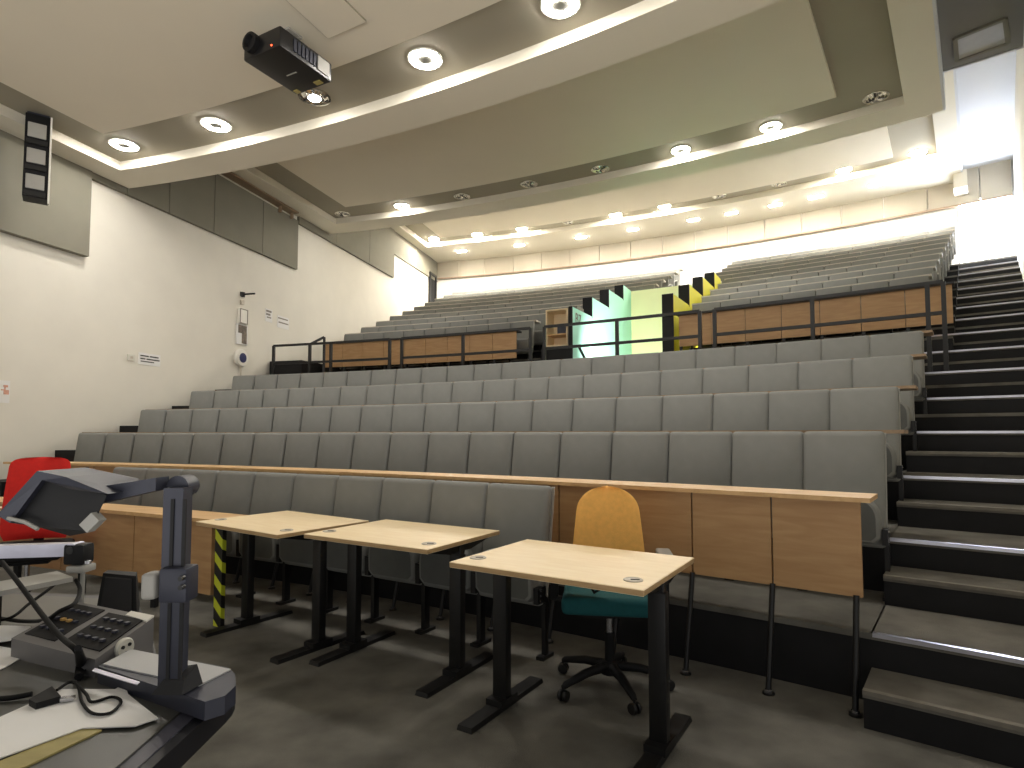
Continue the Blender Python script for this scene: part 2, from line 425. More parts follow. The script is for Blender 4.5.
def disc(c, r, n=20):
    return [Vector(c)+Vector((r*cos(2*pi*k/n), r*sin(2*pi*k/n), 0)) for k in range(n)]
def downlight_proto(lit, r, lampm='led'):
    o = thing('downlight', (0, 0, 0), 0, 'x', 'ceiling light')
    mb = MB(); mb.lathe((0, 0, 0), [(r*1.0, 0), (r*1.16, 0), (r*1.16, -.012), (r*1.0, -.014), (r*1.0, 0)], 28)
    kid(mb.build('trim_ring', M['white_plastic'] if lit else M['chrome'], o, 40, True))
    if lit:
        mb = MB(); mb.lathe((0, 0, 0), [(r*.98, -.002), (r*.98, -.018), (r*.92, -.024), (r*.58, -.024), (r*.54, -.018), (r*.54, -.002)], 28)
        kid(mb.build('lamp', M[lampm], o, 50, True))
        mb = MB(); mb.lathe((0, 0, 0), [(r*.53, -.016), (r*.45, -.02), (r*.2, -.022), (0.001, -.022)], 20)
        kid(mb.build('reflector', M['led_core'], o, 40, True))
    else:
        mb = MB(); mb.lathe((0, 0, 0), [(r*.99, -.010), (r*.9, -.004), (r*.72, -.02), (r*.55, -.004), (r*.4, -.02), (r*.2, -.008), (0.001, -.012)], 20)
        kid(mb.build('reflector', M['chrome'], o, 30, True))
        mb = MB()
        for k in range(3):
            t = 2*pi*k/3+.5
            mb.bar((r*.2*cos(t), r*.2*sin(t), -.02), (r*.95*cos(t), r*.95*sin(t), -.014), .02, .006)
        kid(mb.build('gimbal', M['black'], o, None, True))
    return o
LIGHT_ROWS = [  # R, z, radius, angles with lit flag, place
    (23.15, 5.0, .15, [(17.3, 1), (21.03, 1), (24.72, 0), (28.35, 1), (32.0, 1), (35.6, 1)], 'nearest ceiling tray'),
    (28.55, 6.10, .145, [(16.6, 0), (19.5, 1), (22.32, 0), (25.25, 0), (28.1, 0), (31.0, 1), (33.83, 1), (36.65, 0)], 'middle ceiling tray'),
    (34.02, 7.34, .15001, [(16.1, 1), (18.5, 1), (20.9, 1), (23.3, 0), (25.6, 1), (27.85, 1), (30.2, 0), (32.55, 0), (34.85, 1), (37.2, 1)], 'farthest ceiling tray'),
]
protos = {}
for (R, z, r, lst, place) in LIGHT_ROWS:
    for i, (a, lit) in enumerate(lst):
        key = (lit, R)
        if key not in protos:
            o = protos[key] = downlight_proto(lit, r, 'led' if R < 25 else 'led_mid' if R < 30 else 'led_far')
        else: o = copy_tree(protos[key])
        o.location = P(R, a, z); o.rotation_euler = (0, 0, rad(-a)+.3*i)
        if R < 24 and i == 2:
            mb = MB(); mb.lathe((0, 0, 0), [(r*.45, -.022), (r*.4, -.032), (.001, -.034)], 16); mb.build('lamp', M['led'], o, 40, True)
        o['label'] = f"{'lit round ring' if lit else 'unlit silver round'} downlight, {ORD[i+1]} from the left in the {place}"
        o['group'] = 'downlights in the ceiling trays'
# small strip lamps in the rear soffit that wash the back wall
sl = None
for i, a in enumerate([17.0, 20.2, 23.44, 26.0, 28.77, 30.4, 32.16, 33.67, 35.78]):
    if sl is None:
        sl = thing('strip_light', (0, 0, 0), 0, 'x', 'ceiling light')
        mb = MB(); mb.box((0, 0, -.008), (.34, .14, .016)); kid(mb.build('housing', M['white_plastic'], sl, None, True))
        mb = MB(); mb.box((0, 0, -.02), (.29, .09, .012)); kid(mb.build('lamp', M['led_rect'], sl, None, True))
        o = sl
    else: o = copy_tree(sl)
    o.location = P(34.98, a, 7.2); o.rotation_euler = (0, 0, rad(-a))
    o['label'] = f"small bright rectangular lamp, {ORD[i+1]} from the left in the soffit before the rear wall"
    o['group'] = 'rectangular lamps in the rear soffit'
# hatch in the aisle ceiling
h = thing('ceiling_hatch', P(28.0, 39.0, 6.25), rad(-39), 'pale rectangular access hatch in the grey ceiling over the right-hand stairs', 'hatch')
c4 = [atz(x, y, 6.245) for x, y in ((955, 38), (957, 60), (1008, 42), (1005, 18))]
mb = MB(); mb.hexa([v+Vector((0, 0, -.015)) for v in c4], c4); mb.build('cover', M['grey_plastic'], h)
mb = MB()
for i in range(4):
    a, b = c4[i], c4[(i+1) % 4]; mb.bar(a, b, .05, .05)
mb.build('frame', M['panel_grey'], h)
# hatch outline over the projector
c4 = [atz(x, y, 4.95) for x, y in ((255, -30), (328, 37.5), (366, 21), (300, -45))]
h = thing('ceiling_hatch', (sum((c for c in c4), Vector())/4), 0, 'large flush access panel in the cream ceiling beside the projector', 'hatch')
mb = MB(); mb.hexa([v+Vector((0, 0, -.012)) for v in c4], [v+Vector((0, 0, .004)) for v in c4]); mb.build('cover', M['cream'], h)
mb = MB()
for i in range(4): mb.bar(c4[i], c4[(i+1) % 4], .012, .018)
mb.build('frame', M['taupe'], h)

# ------------------------------------------------------------------ seats
SW = .452
def seat_proto():
    o = thing('lecture_seat', (0, 0, 0), 0, 'x', 'seat')
    def bulge(v):
        b = .032*max(0, 1-(abs(v.x)/.215)**2.4)*max(0, 1-(abs(v.z)/.35)**2.6)
        if v.y < 0: v.y -= b
        v.y += .05*(v.z)/.35*1.0
        return v
    mb = MB(); mb.rbox((0, -.085, .64), (.447, .07, .685), .032, 4, fn=bulge)
    kid(mb.build('backrest', M['seat'], o, 50, True))
    mb = MB()
    prof = [(-.045+.045+.005, .985-.012), (.018, .975), (-.09+.018, .31), (-.09, .31)]
    mb.extr([(.0, .972), (.014, .972), (-.086, .30), (-.10, .30)], -.2255, .2255)
    kid(mb.build('back_shell', M['shell'], o, None, True))
    mb = MB()
    # folded-up squab: pad with rounded upper corners, its hard underside facing the front
    w_, zb_, zt_, r_ = .205, .33, .605, .13
    pts = [(-w_+.03, zb_), (w_-.03, zb_), (w_, zb_+.03)]
    pts += [(w_-r_+r_*cos(t), zt_-r_+r_*sin(t)) for t in [pi/2*k/6 for k in range(7)]]
    pts += [(-w_+r_-r_*sin(t), zt_-r_+r_*cos(t)) for t in [pi/2*k/6 for k in range(7)]]
    pts += [(-w_, zb_+.03)]
    n_ = len(pts); c_ = (0, (zb_+zt_)/2)
    def ring(y, k): return [(c_[0]+(x-c_[0])*k, y-.10*(z-zb_)**1.0*.35, c_[1]+(z-c_[1])*k) for x, z in pts]
    rings = [ring(-.135, .9), ring(-.15, 1.0), ring(-.205, 1.0), ring(-.222, .95), ring(-.226, .88)]
    vs = [v for r in rings for v in r]
    fs = [(a*n_+k, a*n_+(k+1) % n_, (a+1)*n_+(k+1) % n_, (a+1)*n_+k) for a in range(4) for k in range(n_)]
    mb.add(vs, fs, 0); mb.add(rings[0], [tuple(range(n_))], 0); mb.add(rings[4], [tuple(reversed(range(n_)))], 1)
    kid(mb.build('squab', [M['seat'], M['squab_side']], o, 40, True))
    b1 = MB()
    for sx in (-1,):
        b1.box((sx*.222, -.16, .39), (.034, .11, .13)); b1.box((sx*.222, -.13, .17), (.03, .05, .34)); b1.box((sx*.222, -.13, .01), (.06, .14, .02)); b1.bar((sx*.222, -.13, .33), (sx*.222, -.20, .45), .03, .04)
    br = kid(b1.build('hinge_bracket', M['black'], o, None, True))
    b2 = MB()
    for sx in (-1,):
        for zz in (.35, .39, .43): b2.tube([(sx*.222-.02, -.185, zz), (sx*.222+.02, -.185, zz)], .008, 8)
    KIDS.setdefault(br.name, [])
    bo = b2.build('bolt', M['bolt'], br, None, True); KIDS[br.name].append(bo)
    return o
SEAT0 = seat_proto(); first_seat = [True]
def place_seat(R, a, z, label, group):
    if first_seat[0]: o = SEAT0; first_seat[0] = False
    else: o = copy_tree(SEAT0)
    o.location = P(R, a, z); o.rotation_euler = (0, 0, rad(-a))
    o['label'] = label; o['group'] = group
    return o
def end_bracket(o):
    b1 = MB(); sx = 1
    b1.box((sx*.222, -.17, .37), (.03, .09, .09)); b1.box((sx*.222, -.11, .17), (.026, .035, .34)); b1.box((sx*.222, -.11, .01), (.05, .12, .02)); b1.bar((sx*.222, -.11, .33), (sx*.222, -.17, .36), .026, .035)
    br = b1.build('hinge_bracket', M['black'], o, None, True)
    b2 = MB()
    for zz in (.34, .37, .40): b2.tube([(sx*.222-.015, -.185, zz), (sx*.222+.02, -.185, zz)], .008, 8)
    b2.build('bolt', M['bolt'], br, None, True)
def bnds(a0, a1, n):     # seat boundaries, a touch wider towards the left like the measured ones
    return [a1+(a0-a1)*((i/n)*(1-.03)+.03*(i/n)**2) for i in range(n+1)]
rows = [(21.95, 22.2, 33.45, 9.4, 0.0, 'front row on the floor'), ]
lower = [(RLk(2), 16.08, 37.62, 19, RISE*1, 'second row up'), (RLk(3), 15.98, 37.64, 20, RISE*2, 'third row up'), (RLk(4), 15.9, 37.72, 21, RISE*3, 'fourth row up'), (RLk(5), 15.85, 37.8, 22, RISE*4, 'fifth row up')]
# front row on the floor: measured seams
fr = [33.45, 32.30, 31.12, 29.95, 28.78, 27.60, 26.42, 25.23, 24.03, 22.83, 21.63]
for i, (b, a) in enumerate(zip(fr[:-1], fr[1:])):
    o = place_seat(21.95, (a+b)/2, 0, f'grey tip-up seat behind the pale tables, {ORD[i+1]} from the right end of the front row', 'seats of the front row')
    if i == 0: end_bracket(o)
for ri, (R, a0, a1, n, z, nm) in enumerate(lower):
    bb = bnds(a0, a1, n)
    for i in range(n):
        o = place_seat(R, (bb[i]+bb[i+1])/2, z, f'grey tip-up seat, {ORD[i+1]} from the right-hand stairs in the {nm}', 'seats of the '+nm)
        if i == 0: end_bracket(o)
# upper block seats: too far away to show their parts
me_u = MB()
me_u.rbox((0, -.05, .66), (.462, .07, .64), .025, 2, fn=lambda v: Vector((v.x, v.y+.05*v.z/.35-(.015*max(0, 1-(v.x/.22)**2) if v.y < 0 else 0), v.z)))
prof = [(-.13, .345), (-.105, .42), (-.13, .55), (-.17, .61), (-.24, .62), (-.29, .58), (-.27, .45), (-.21, .36)]
me_u.extr(prof, -.21, .21); me_u.box((-.218, -.11, .15), (.03, .06, .3), mi=1)
upper0 = me_u.build('lecture_seat', [M['seat'], M['black']], None, 45)
first_u = [True]
def place_upper(R, a, z, label, group, sxx):
    if first_u[0]: o = upper0; first_u[0] = False
    else: o = upper0.copy(); COL.objects.link(o)
    o.location = P(R, a, z); o.rotation_euler = (0, 0, rad(-a)); o.scale.x = sxx
    return tag(o, label, 'seat', group)
def row_ends(j):
    Lx = (16.55, 25.3 if j == 0 else 27.1)
    Rx = (31.2 if UJ_R[j] < 31.6 else 30.4, 37.72+.05*j)
    if UJ_R[j] > 31.6: Lx = (16.55, 28.2)
    return Lx, Rx
for j in range(10):
    for side, (a0, a1) in zip(('left', 'right'), row_ends(j)):
        w = deg(.468/UJ_R[j]); n = int(round((a1-a0)/w))
        for i in range(n):
            if side == 'left': a = a0+(a1-a0)*(i+.5)/n; ref = 'left wall'
            else: a = a1-(a1-a0)*(i+.5)/n; ref = 'right-hand stairs'
            place_upper(UJ_R[j], a, ztop[j], f'distant grey seat, {ORD[i+1]} from the {ref}, {ORD[j+1]} row above the railing', f'upper {side} block seats', rad((a1-a0)/n)*UJ_R[j]/.467)

# ------------------------------------------------------------------ writing ledges and fronts
def ledge_mb(R0, R1, a0, a1, z0, z1):
    mb = MB(); mb.arc(R0, R1, a0, a1, z0, z1, step=.4); return mb
# long front desk with beech panels
z1 = RISE+.661
d = thing('front_desk', P(RL1, 30, 0), 0, 'long curved beech fronted desk on black legs behind the yellow chair', 'desk')
kid(ledge_mb(22.14, 22.43, 16.42, 37.68, z1-.022, z1).build('ledge', M['ledge'], d))
edges = [37.56, 36.5, 35.41, 34.3]+[34.3-1.12*i for i in range(1, 16)]+[16.42]
for i, (b, a) in enumerate(zip(edges[:-1], edges[1:])):
    mb = MB(); mb.arc(22.21, 22.235, a+.012, b-.012, .506, z1-.022, step=.6)
    kid(mb.build('front_panel', M['panelwood'], d))
for i, a in enumerate(edges):
    mb = MB(); p = P(22.07, a-(.08 if i == 0 else 0), 0)
    mb.tube([p+Vector((0, 0, .012)), P(22.205, a-(.08 if i == 0 else 0), .515)], .014, 10); mb.lathe(p, [(.0, 0), (.03, 0), (.03, .01), (.016, .014)], 10)
    lg = kid(mb.build('leg', M['black'], d, 40))
    mb = MB(); mb.lathe(p+Vector((0, 0, .012)), [(.018, 0), (.018, .012), (.0, .014)], 8); mb.build('foot_cap', M['bolt'], lg)
for k in range(2, 6):   # one ledge behind each row of backrests
    R = RLk(k); z = RISE*k+.661
    t = tag(ledge_mb(R+.022, R+.29, A_ROW0-.02, [0, 0, 37.86, 37.88, 37.93, 37.97][k], z-.022, z).build('writing_ledge', M['shaded_ledge']),
        f'thin beech writing ledge directly behind the seat backs of the {ORD[k]} row up', 'ledge', 'writing ledges of the lower block')
for j in range(10):
    for side, (a0, a1) in zip(('left', 'right'), row_ends(j)):
        R = UJ_R[j]; z = UJ_Z[j]+.02
        tag(ledge_mb(R+.012, R+.25, a0-.02, a1+.05, z-.03, z).build('writing_ledge', M['paleledge']),
            f'thin pale writing ledge of the {ORD[j+1]} row above the railing, {side} of the green passage', 'ledge', 'writing ledges of the upper block')
def upper_front(a0, a1, label, pn):
    d = thing('front_desk', P(27.9, (a0+a1)/2, 2.5), 0, label, 'desk')
    ledge_mb(27.84, 28.1, a0-.05, a1+.05, 3.14, 3.165).build('ledge', M['deskrim'], d)
    for i in range(pn):
        b0 = a0+(a1-a0)*i/pn; b1 = a0+(a1-a0)*(i+1)/pn
        mb = MB(); mb.arc(27.9, 27.93, b0+.008, b1-.008, 2.66, 3.14); mb.build('front_panel', M['panelwood'], d)
        mb = MB(); mb.arc(27.92, 27.97, b0, b0+.08, ztop[0], 2.7); mb.build('leg', M['black'], d)
upper_front(16.6, 25.3, 'beech fronted desk above the seats on the left of the green passage', 9)
upper_front(31.2, 38.25, 'beech fronted desk above the seats on the right of the green passage', 7)
# short desk front on the floor, left of the pale tables
zz = .72
d = thing('front_desk', P(21.3, 24, 0), 0, 'low beech desk front with hazard-taped end left of the pale tables', 'desk')
ledge_mb(21.15, 21.42, 18.2, 27.75, zz-.025, zz).build('ledge', M['ledge'], d)
for a, b in ((18.2, 20.5), (20.5, 22.8), (22.8, 25.2), (25.2, 27.55)):
    mb = MB(); mb.arc(21.2, 21.225, a+.012, b-.012, .2, zz-.025); mb.build('front_panel', M['panelwood'], d)
    mb = MB(); p = P(21.3, a+.3, 0); mb.box(p+Vector((0, 0, .1)), (.04, .04, .2)); mb.build('leg', M['black'], d)
mb = MB(); p = P(21.22, 27.72, 0)
mb.box(p+Vector((0, 0, .345)), (.075, .03, .69), rad(-27.7))
tp = tag(mb.build('end_post', M['tape'], d), 'post covered in black and yellow hazard tape')

# ------------------------------------------------------------------ vomitory (central passage)
mb = MB()
steps = [(27.9, 28.9, 3.485), (28.9, 29.9, 3.85), (29.9, 30.9, 4.22), (30.9, 31.5, 4.54)]
for i, (r0, r1, z) in enumerate(steps): mb.arc(r0+.004, r1, 27.41 if i == 0 else 27.18, 27.5, 1.6, z)
o = struct('wall_passage_left', mb, [M['green']])
mb = MB()
for i, (r0, r1, z) in enumerate(steps):
    mb.arc(r0-.012, r0+.012, 27.39 if i == 0 else 27.16, 27.505, (1.6 if i == 0 else steps[i-1][2]-.02), z+.005)
    mb.arc(r0-.012, r1+.004, 27.37 if i == 0 else 27.14, 27.415 if i == 0 else 27.19, 1.6, z+.004)
struct('trim_7', mb, M['riser'])
mb = MB()
for (r0, r1, z) in steps: mb.arc(r0+.004, r1, 30.7, 31.03, 1.6, z+.02)
struct('wall_passage_right', mb, M['vyellow'])
mb = MB()
for i, (r0, r1, z) in enumerate(steps):
    mb.arc(r0-.012, r0+.012, 30.69, 31.035, (1.6 if i == 0 else steps[i-1][2]), z+.025)
    mb.arc(r0-.012, r1+.004, 30.67, 30.71, 1.6, z+.024)
struct('trim_8', mb, M['riser'])
mb = MB(); mb.arc(31.5, 31.6, 27.2, 31.03, 1.6, 4.53)
struct('wall_passage_end', mb, M['lime'])
mb = MB(); mb.arc(26.84, 31.5, 27.5, 30.7, 1.6, 1.66)
struct('floor_passage', mb, M['carpet'])
# painted letters B7 on the passage wall
cu = bpy.data.curves.new('lettering', 'FONT'); cu.body = 'B7'; cu.size = .27; cu.extrude = .002
to = bpy.data.objects.new('tmp', cu); COL.objects.link(to)
dg = bpy.context.evaluated_depsgraph_get()
me = bpy.data.meshes.new_from_object(to.evaluated_get(dg)); bpy.data.objects.remove(to)
me.materials.append(M['ink_soft'])
o = bpy.data.objects.new('lettering', me); COL.objects.link(o)
dirr = Vector((sin(rad(27.5)), cos(rad(27.5)), 0)); nn = Vector((cos(rad(27.5)), -sin(rad(27.5)), 0))
mat4 = Matrix((( dirr.x, 0, nn.x, 0), (dirr.y, 0, nn.y, 0), (0, 1, 0, 0), (0, 0, 0, 1)))
p = P(28.03, 27.5, 3.22)+nn*.004
o.matrix_basis = Matrix.Translation(p)@mat4
tag(o, 'grey letters B7 on the mint green passage wall', 'sign')
# handrail down the passage
mb = MB(); mb.tube([P(27.6, 28.0, 2.72), P(28.6, 28.0, 2.1), P(29.4, 28.0, 1.66)], .022, 8); mb.tube([P(27.9, 28.0, 2.53), P(27.9, 28.0, 1.66)], .018, 8)
tag(mb.build('handrail', M['black'], None, 40), 'short black handrail sloping down inside the green passage', 'handrail')
# open beech cabinet beside the passage
ca = 26.56; ct = thing('open_cabinet', P(28.3, ca, 2.78), rad(-ca), 'small open-fronted beech cabinet on a black plinth beside the green passage', 'cabinet')
W, D, Z0, Z1 = .42, .34, .1, .78
mb = MB(); mb.box((-W/2+.012, D/2, (Z0+Z1)/2), (.028, D, Z1-Z0)); mb.box((W/2-.012, D/2, (Z0+Z1)/2), (.028, D, Z1-Z0)); mb.box((0, D/2, Z1-.012), (W, D, .028)); mb.box((0, D/2, Z0+.012), (W, D, .028)); mb.box((0, D-.01, (Z0+Z1)/2), (W, .02, Z1-Z0))
mb.build('carcass', M['desktop'], ct, None, True)
mb = MB(); mb.box((0, D/2, Z0+.22), (W-.03, D-.03, .025)); mb.build('shelf', M['ledge'], ct, None, True)
mb = MB(); mb.box((W/2+.09, D/2+.03, .44), (.18, D, .74)); mb.build('side_panel', M['panel_grey'], ct, None, True)
mb = MB(); mb.box((0.03, D/2, -.1), (.62, D+.1, .36)); mb.build('plinth', M['riser'], ct, None, True)
la = bpy.data.lights.new('passage_fill', 'AREA'); la.shape = 'RECTANGLE'; la.size = 1.6; la.size_y = .5; la.energy = 60; la.spread = rad(140); la.color = (1, 1, .96)  # added fill light, unseen, to brighten the passage walls
lo = bpy.data.objects.new('passage_fill', la); COL.objects.link(lo); lo.location = P(28.8, 30.0, 2.75)
lo.rotation_euler = Vector((-cos(rad(30.62))*.75+sin(rad(30.62))*.8, sin(rad(30.62))*.75+cos(rad(30.62))*.8, -.2)).to_track_quat('-Z', 'Z').to_euler()
mb = MB(); mb.box((.06, .16, .41), (.16, .14, .14)); tag(mb.build('box', M['slate'], ct, None, True))
# railing along the cross-aisle
RR = 26.95; ZR = (1.974, 2.64, 2.985)
def railing(posts, label, rails, name='guard_railing', extra=None):
    a = (posts[0]+posts[-1])/2
    g = thing(name, P(RR, a, ZR[0]), 0, label, 'railing', None)
    for pa in posts:
        mb = MB(); p = P(RR, pa, 0); mb.box(p+Vector((0, 0, (ZR[0]+ZR[2])/2)), (.045, .045, ZR[2]-ZR[0]), rad(-pa)); mb.build('post', M['black'], g)
    for a0, a1 in rails:
        for z in ZR[1:]:
            mb = MB(); mb.arc(RR-.02, RR+.02, a0, a1, z-.02, z+.02); mb.build('rail', M['black'], g)
    if extra:
        extra(g)
    return g
def ex(g):
    mb = MB(); mb.bar(P(RR, 17.41, 2.98), P(RR+.1, 17.92, 3.12), .04, .04); mb.bar(P(RR+.1, 17.92, 3.12), P(RR+.1, 17.92, 2.3), .04, .04); mb.build('handrail', M['black'], g)
railing([15.7, 17.41], 'short black railing section against the white left wall', [(15.7, 18.4)], extra=ex)
railing([18.39, 21.04], 'black railing section before the leftmost beech desk panels', [(18.4, 21.04)])
railing([21.57, 24.15, 26.79], 'black railing section ending left of the open beech cabinet', [(21.57, 26.79)])
railing([27.3, 29.82, 32.37], 'black railing section across the green passage', [(27.3, 32.37)])
railing([32.79, 35.32, 37.81], 'black railing section before the right-hand beech desk panels', [(32.79, 37.81)])
railing([38.12], 'single black post with bright top beside the right-hand stairs', [(37.81, 38.12)])

# ------------------------------------------------------------------ things on the left wall
def wallplate(name, x0, y0, x1, y1, m, label, cat, th=.015, lines=None, lm=None):
    a = onwall(x0, y1); b = onwall(x1, y1); zt = onwall(x0, y0).z
    R0, R1 = polR(a), polR(b); z0 = a.z
    t = thing(name, P((R0+R1)/2, A_LW, z0), 0, label, cat)
    mb = MB(); lwbox(mb, R0, R1, z0, zt, 0, th); mb.build('plate', m, t)
    if lines:
        mb = MB()
        for (u0, v0, u1, v1) in lines:
            lwbox(mb, R0+(R1-R0)*u0, R0+(R1-R0)*u1, zt+(z0-zt)*v1, zt+(z0-zt)*v0, th, th+.004)
        mb.build('print', lm or M['ink'], t)
    return t
wallplate('light_switch', 127, 354, 134, 360, M['plug'], 'small cream switch plate left of the white notice on the left wall', 'switch', .02, [(.3, .3, .7, .7)], M['grom'])
wallplate('notice', 138, 352, 160, 364, M['paper'], 'white printed notice beside the switch plate on the left wall', 'sign', .006, [(.08, .2, .45, .3), (.5, .2, .9, .3), (.08, .45, .3, .55), (.35, .45, .95, .55), (.1, .68, .7, .76)])
wallplate('poster', -14, 379, 9, 402, M['paper'], 'small pink and cream poster at the left edge of the white wall', 'poster', .006, [(.7, .2, .9, .3), (.72, .42, .95, .62), (.6, .4, .8, .45), (.74, .28, .8, .45)], M['pink'])
wallplate('wall_box', 237.5, 308, 245.5, 323, M['white_plastic'], 'white outlined box on the wall above the dark picture', 'box', .05, [(0, 0, .1, 1), (.9, 0, 1, 1), (0, 0, 1, .06), (0, .94, 1, 1)], M['ink_soft'])
wallplate('picture', 235.5, 323, 246, 343.5, M['paper'], 'dark framed picture hanging below the white wall box', 'picture', .03, [(.1, .05, .9, .45), (.45, .4, .92, .95)], M['photo'])
wallplate('notice', 265, 308, 272, 321, M['paper'], 'small white notice with grey print right of the picture', 'sign', .006, [(.1, .1, .85, .25), (.1, .35, .7, .5), (.2, .6, .8, .7)], M['ink_soft'])
wallplate('notice', 277, 315, 288.5, 327, M['paper'], 'wide white notice, the rightmost sign on the left wall', 'sign', .006, [(.05, .15, .9, .25), (.1, .5, .95, .6)], M['ink_soft'])
wallplate('hook', 240, 299.5, 243, 304, M['grom'], 'tiny grey hook under the black wall bracket', 'hook', .03)
t = thing('wall_bracket', onwall(242, 294.5), 0, 'small black projecting bracket high on the wall above the white box', 'bracket')
p = onwall(242, 294.5); mb = MB(); mb.lathe(p, [(.0, -.05), (.055, -.04), (.055, .04), (.0, .05)], 12); mb.build('mount', M['black'], t, 40)
mb = MB(); mb.tube([p, p+n_lw*.28+Vector((0, 0, .0))], .018, 8); mb.build('arm', M['black'], t, 40)
p = onwall(239.5, 358)
Ax = Matrix(((sin(rad(A_LW)), 0, n_lw.x), (cos(rad(A_LW)), 0, n_lw.y), (0, 1, 0)))
t = thing('cable_reel', p, 0, 'white round reel with dark emblem and hanging cord on the left wall', 'reel')
mb = MB(); mb.lathe(p, [(.0, .0), (.16, .0), (.17, .03), (.15, .07), (.0, .075)], 24, axis=Ax); mb.build('disc', M['white_plastic'], t, 40)
mb = MB(); mb.lathe(p, [(.09, .074), (.09, .082), (.0, .084)], 16, axis=Ax); mb.build('emblem', M['navy'], t, 40)
mb = MB(); mb.tube([p+n_lw*.03+Vector((0, 0, -.14)), p+n_lw*.04+Vector((0.0, 0, -.35)), p+n_lw*.04+Vector((.02, 0, -.62))], .014, 6); mb.build('cord', M['grom'], t, 40)

# ------------------------------------------------------------------ pale tables
def table_proto(label):
    o = thing('exam_table', (0, 0, 0), 0, label, 'table', 'pale height-adjustable tables')
    mb = MB(); mb.rbox((0, 0, .7175), (.89, .67, .025), .003, 1, mi=0)
    top = kid(mb.build('table_top', [M['desktop'], M['deskedge']], o, None, True))
    for p in top.data.polygons:
        if abs(p.normal.z) < .5: p.material_index = 1
    for sx, sy in ((-.385, -.20), (.36, -.215)):
        mb = MB(); mb.lathe((sx, sy, .7285), [(.038, 0), (.038, .004), (.034, .006), (.03, .004), (.0, .004)], 22)
        g = mb.build('grommet', M['grom'], o, 40, True); kid(g)
        mb = MB(); mb.bar((sx-.008, sy-.006, .733), (sx+.022, sy+.010, .733), .007, .003); KIDS.setdefault(g.name, []).append(mb.build('slot', M['black_plastic'], g, None, True))
    for sx in (-1, 1):
        x = sx*.385
        mb = MB(); mb.rbox((x, .0, .345), (.075, .05, .60), .006, 2); mb.rbox((x, 0, .66), (.06, .038, .09), .004, 1)
        lg = kid(mb.build('leg', M['black'], o, 30, True))
        mb = MB(); mb.hexa([(x-.04, -.30, 0), (x+.04, -.30, 0), (x+.04, .33, 0), (x-.04, .33, 0)], [(x-.036, -.295, .022), (x+.036, -.295, .022), (x+.036, .325, .022), (x-.036, .325, .022)]); mb.box((x, 0, .034), (.09, .14, .03))
        kid(mb.build('foot', M['black'], o, None, True))
        mb = MB(); mb.hexa([(x-.02, -.1, .66), (x+.02, -.1, .66), (x+.02, .1, .66), (x-.02, .1, .66)], [(x-.025, -.31, .703), (x+.025, -.31, .703), (x+.025, .31, .703), (x-.025, .31, .703)])
        kid(mb.build('bracket', M['black'], o, None, True))
    mb = MB(); mb.box((0, .08, .68), (.74, .04, .04)); mb.box((0, -.08, .68), (.74, .04, .04)); kid(mb.build('crossbar', M['black'], o, None, True))
    return o
T0 = table_proto('pale wooden table nearest the camera, in front of the yellow chair')
def put(o, x, y, rz, z=0):
    o.location = (x, y, z); o.rotation_euler = (0, 0, rz)
    o.matrix_basis = Matrix.Translation(Vector((x, y, z)))@Matrix.Rotation(rz, 4, 'Z')
put(T0, .2775, 2.68, rad(-32.3))
T1 = copy_tree(T0); put(T1, -.625, 3.43, rad(-30.8)); T1['label'] = 'pale wooden table in the middle of the three before the front seats'
T2 = copy_tree(T0); put(T2, -1.49, 3.87, rad(-35)); T2['label'] = 'pale wooden table beside the hazard-taped desk end, farthest left of three'
T3 = copy_tree(T0); put(T3, -4.42, 4.45, rad(-20)); T3['label'] = 'pale wooden table cut off by the left picture edge beside the red chair'
# dangling cables under the nearest table
for (pts, lab) in (([(.30, 2.70, .69), (.36, 2.62, .60), (.43, 2.55, .66), (.50, 2.52, .70)], 'thin black cable drooping under the nearest pale table'),
                   ([(-.27, 3.45, .69), (-.3, 3.5, .45), (-.28, 3.52, .2), (-.33, 3.5, .02)], 'thin black cable hanging to the floor under the middle pale table')):
    mb = MB(); mb.tube(pts, .006, 6); tag(mb.build('cable', M['cable'], None, 60), lab, 'cable')

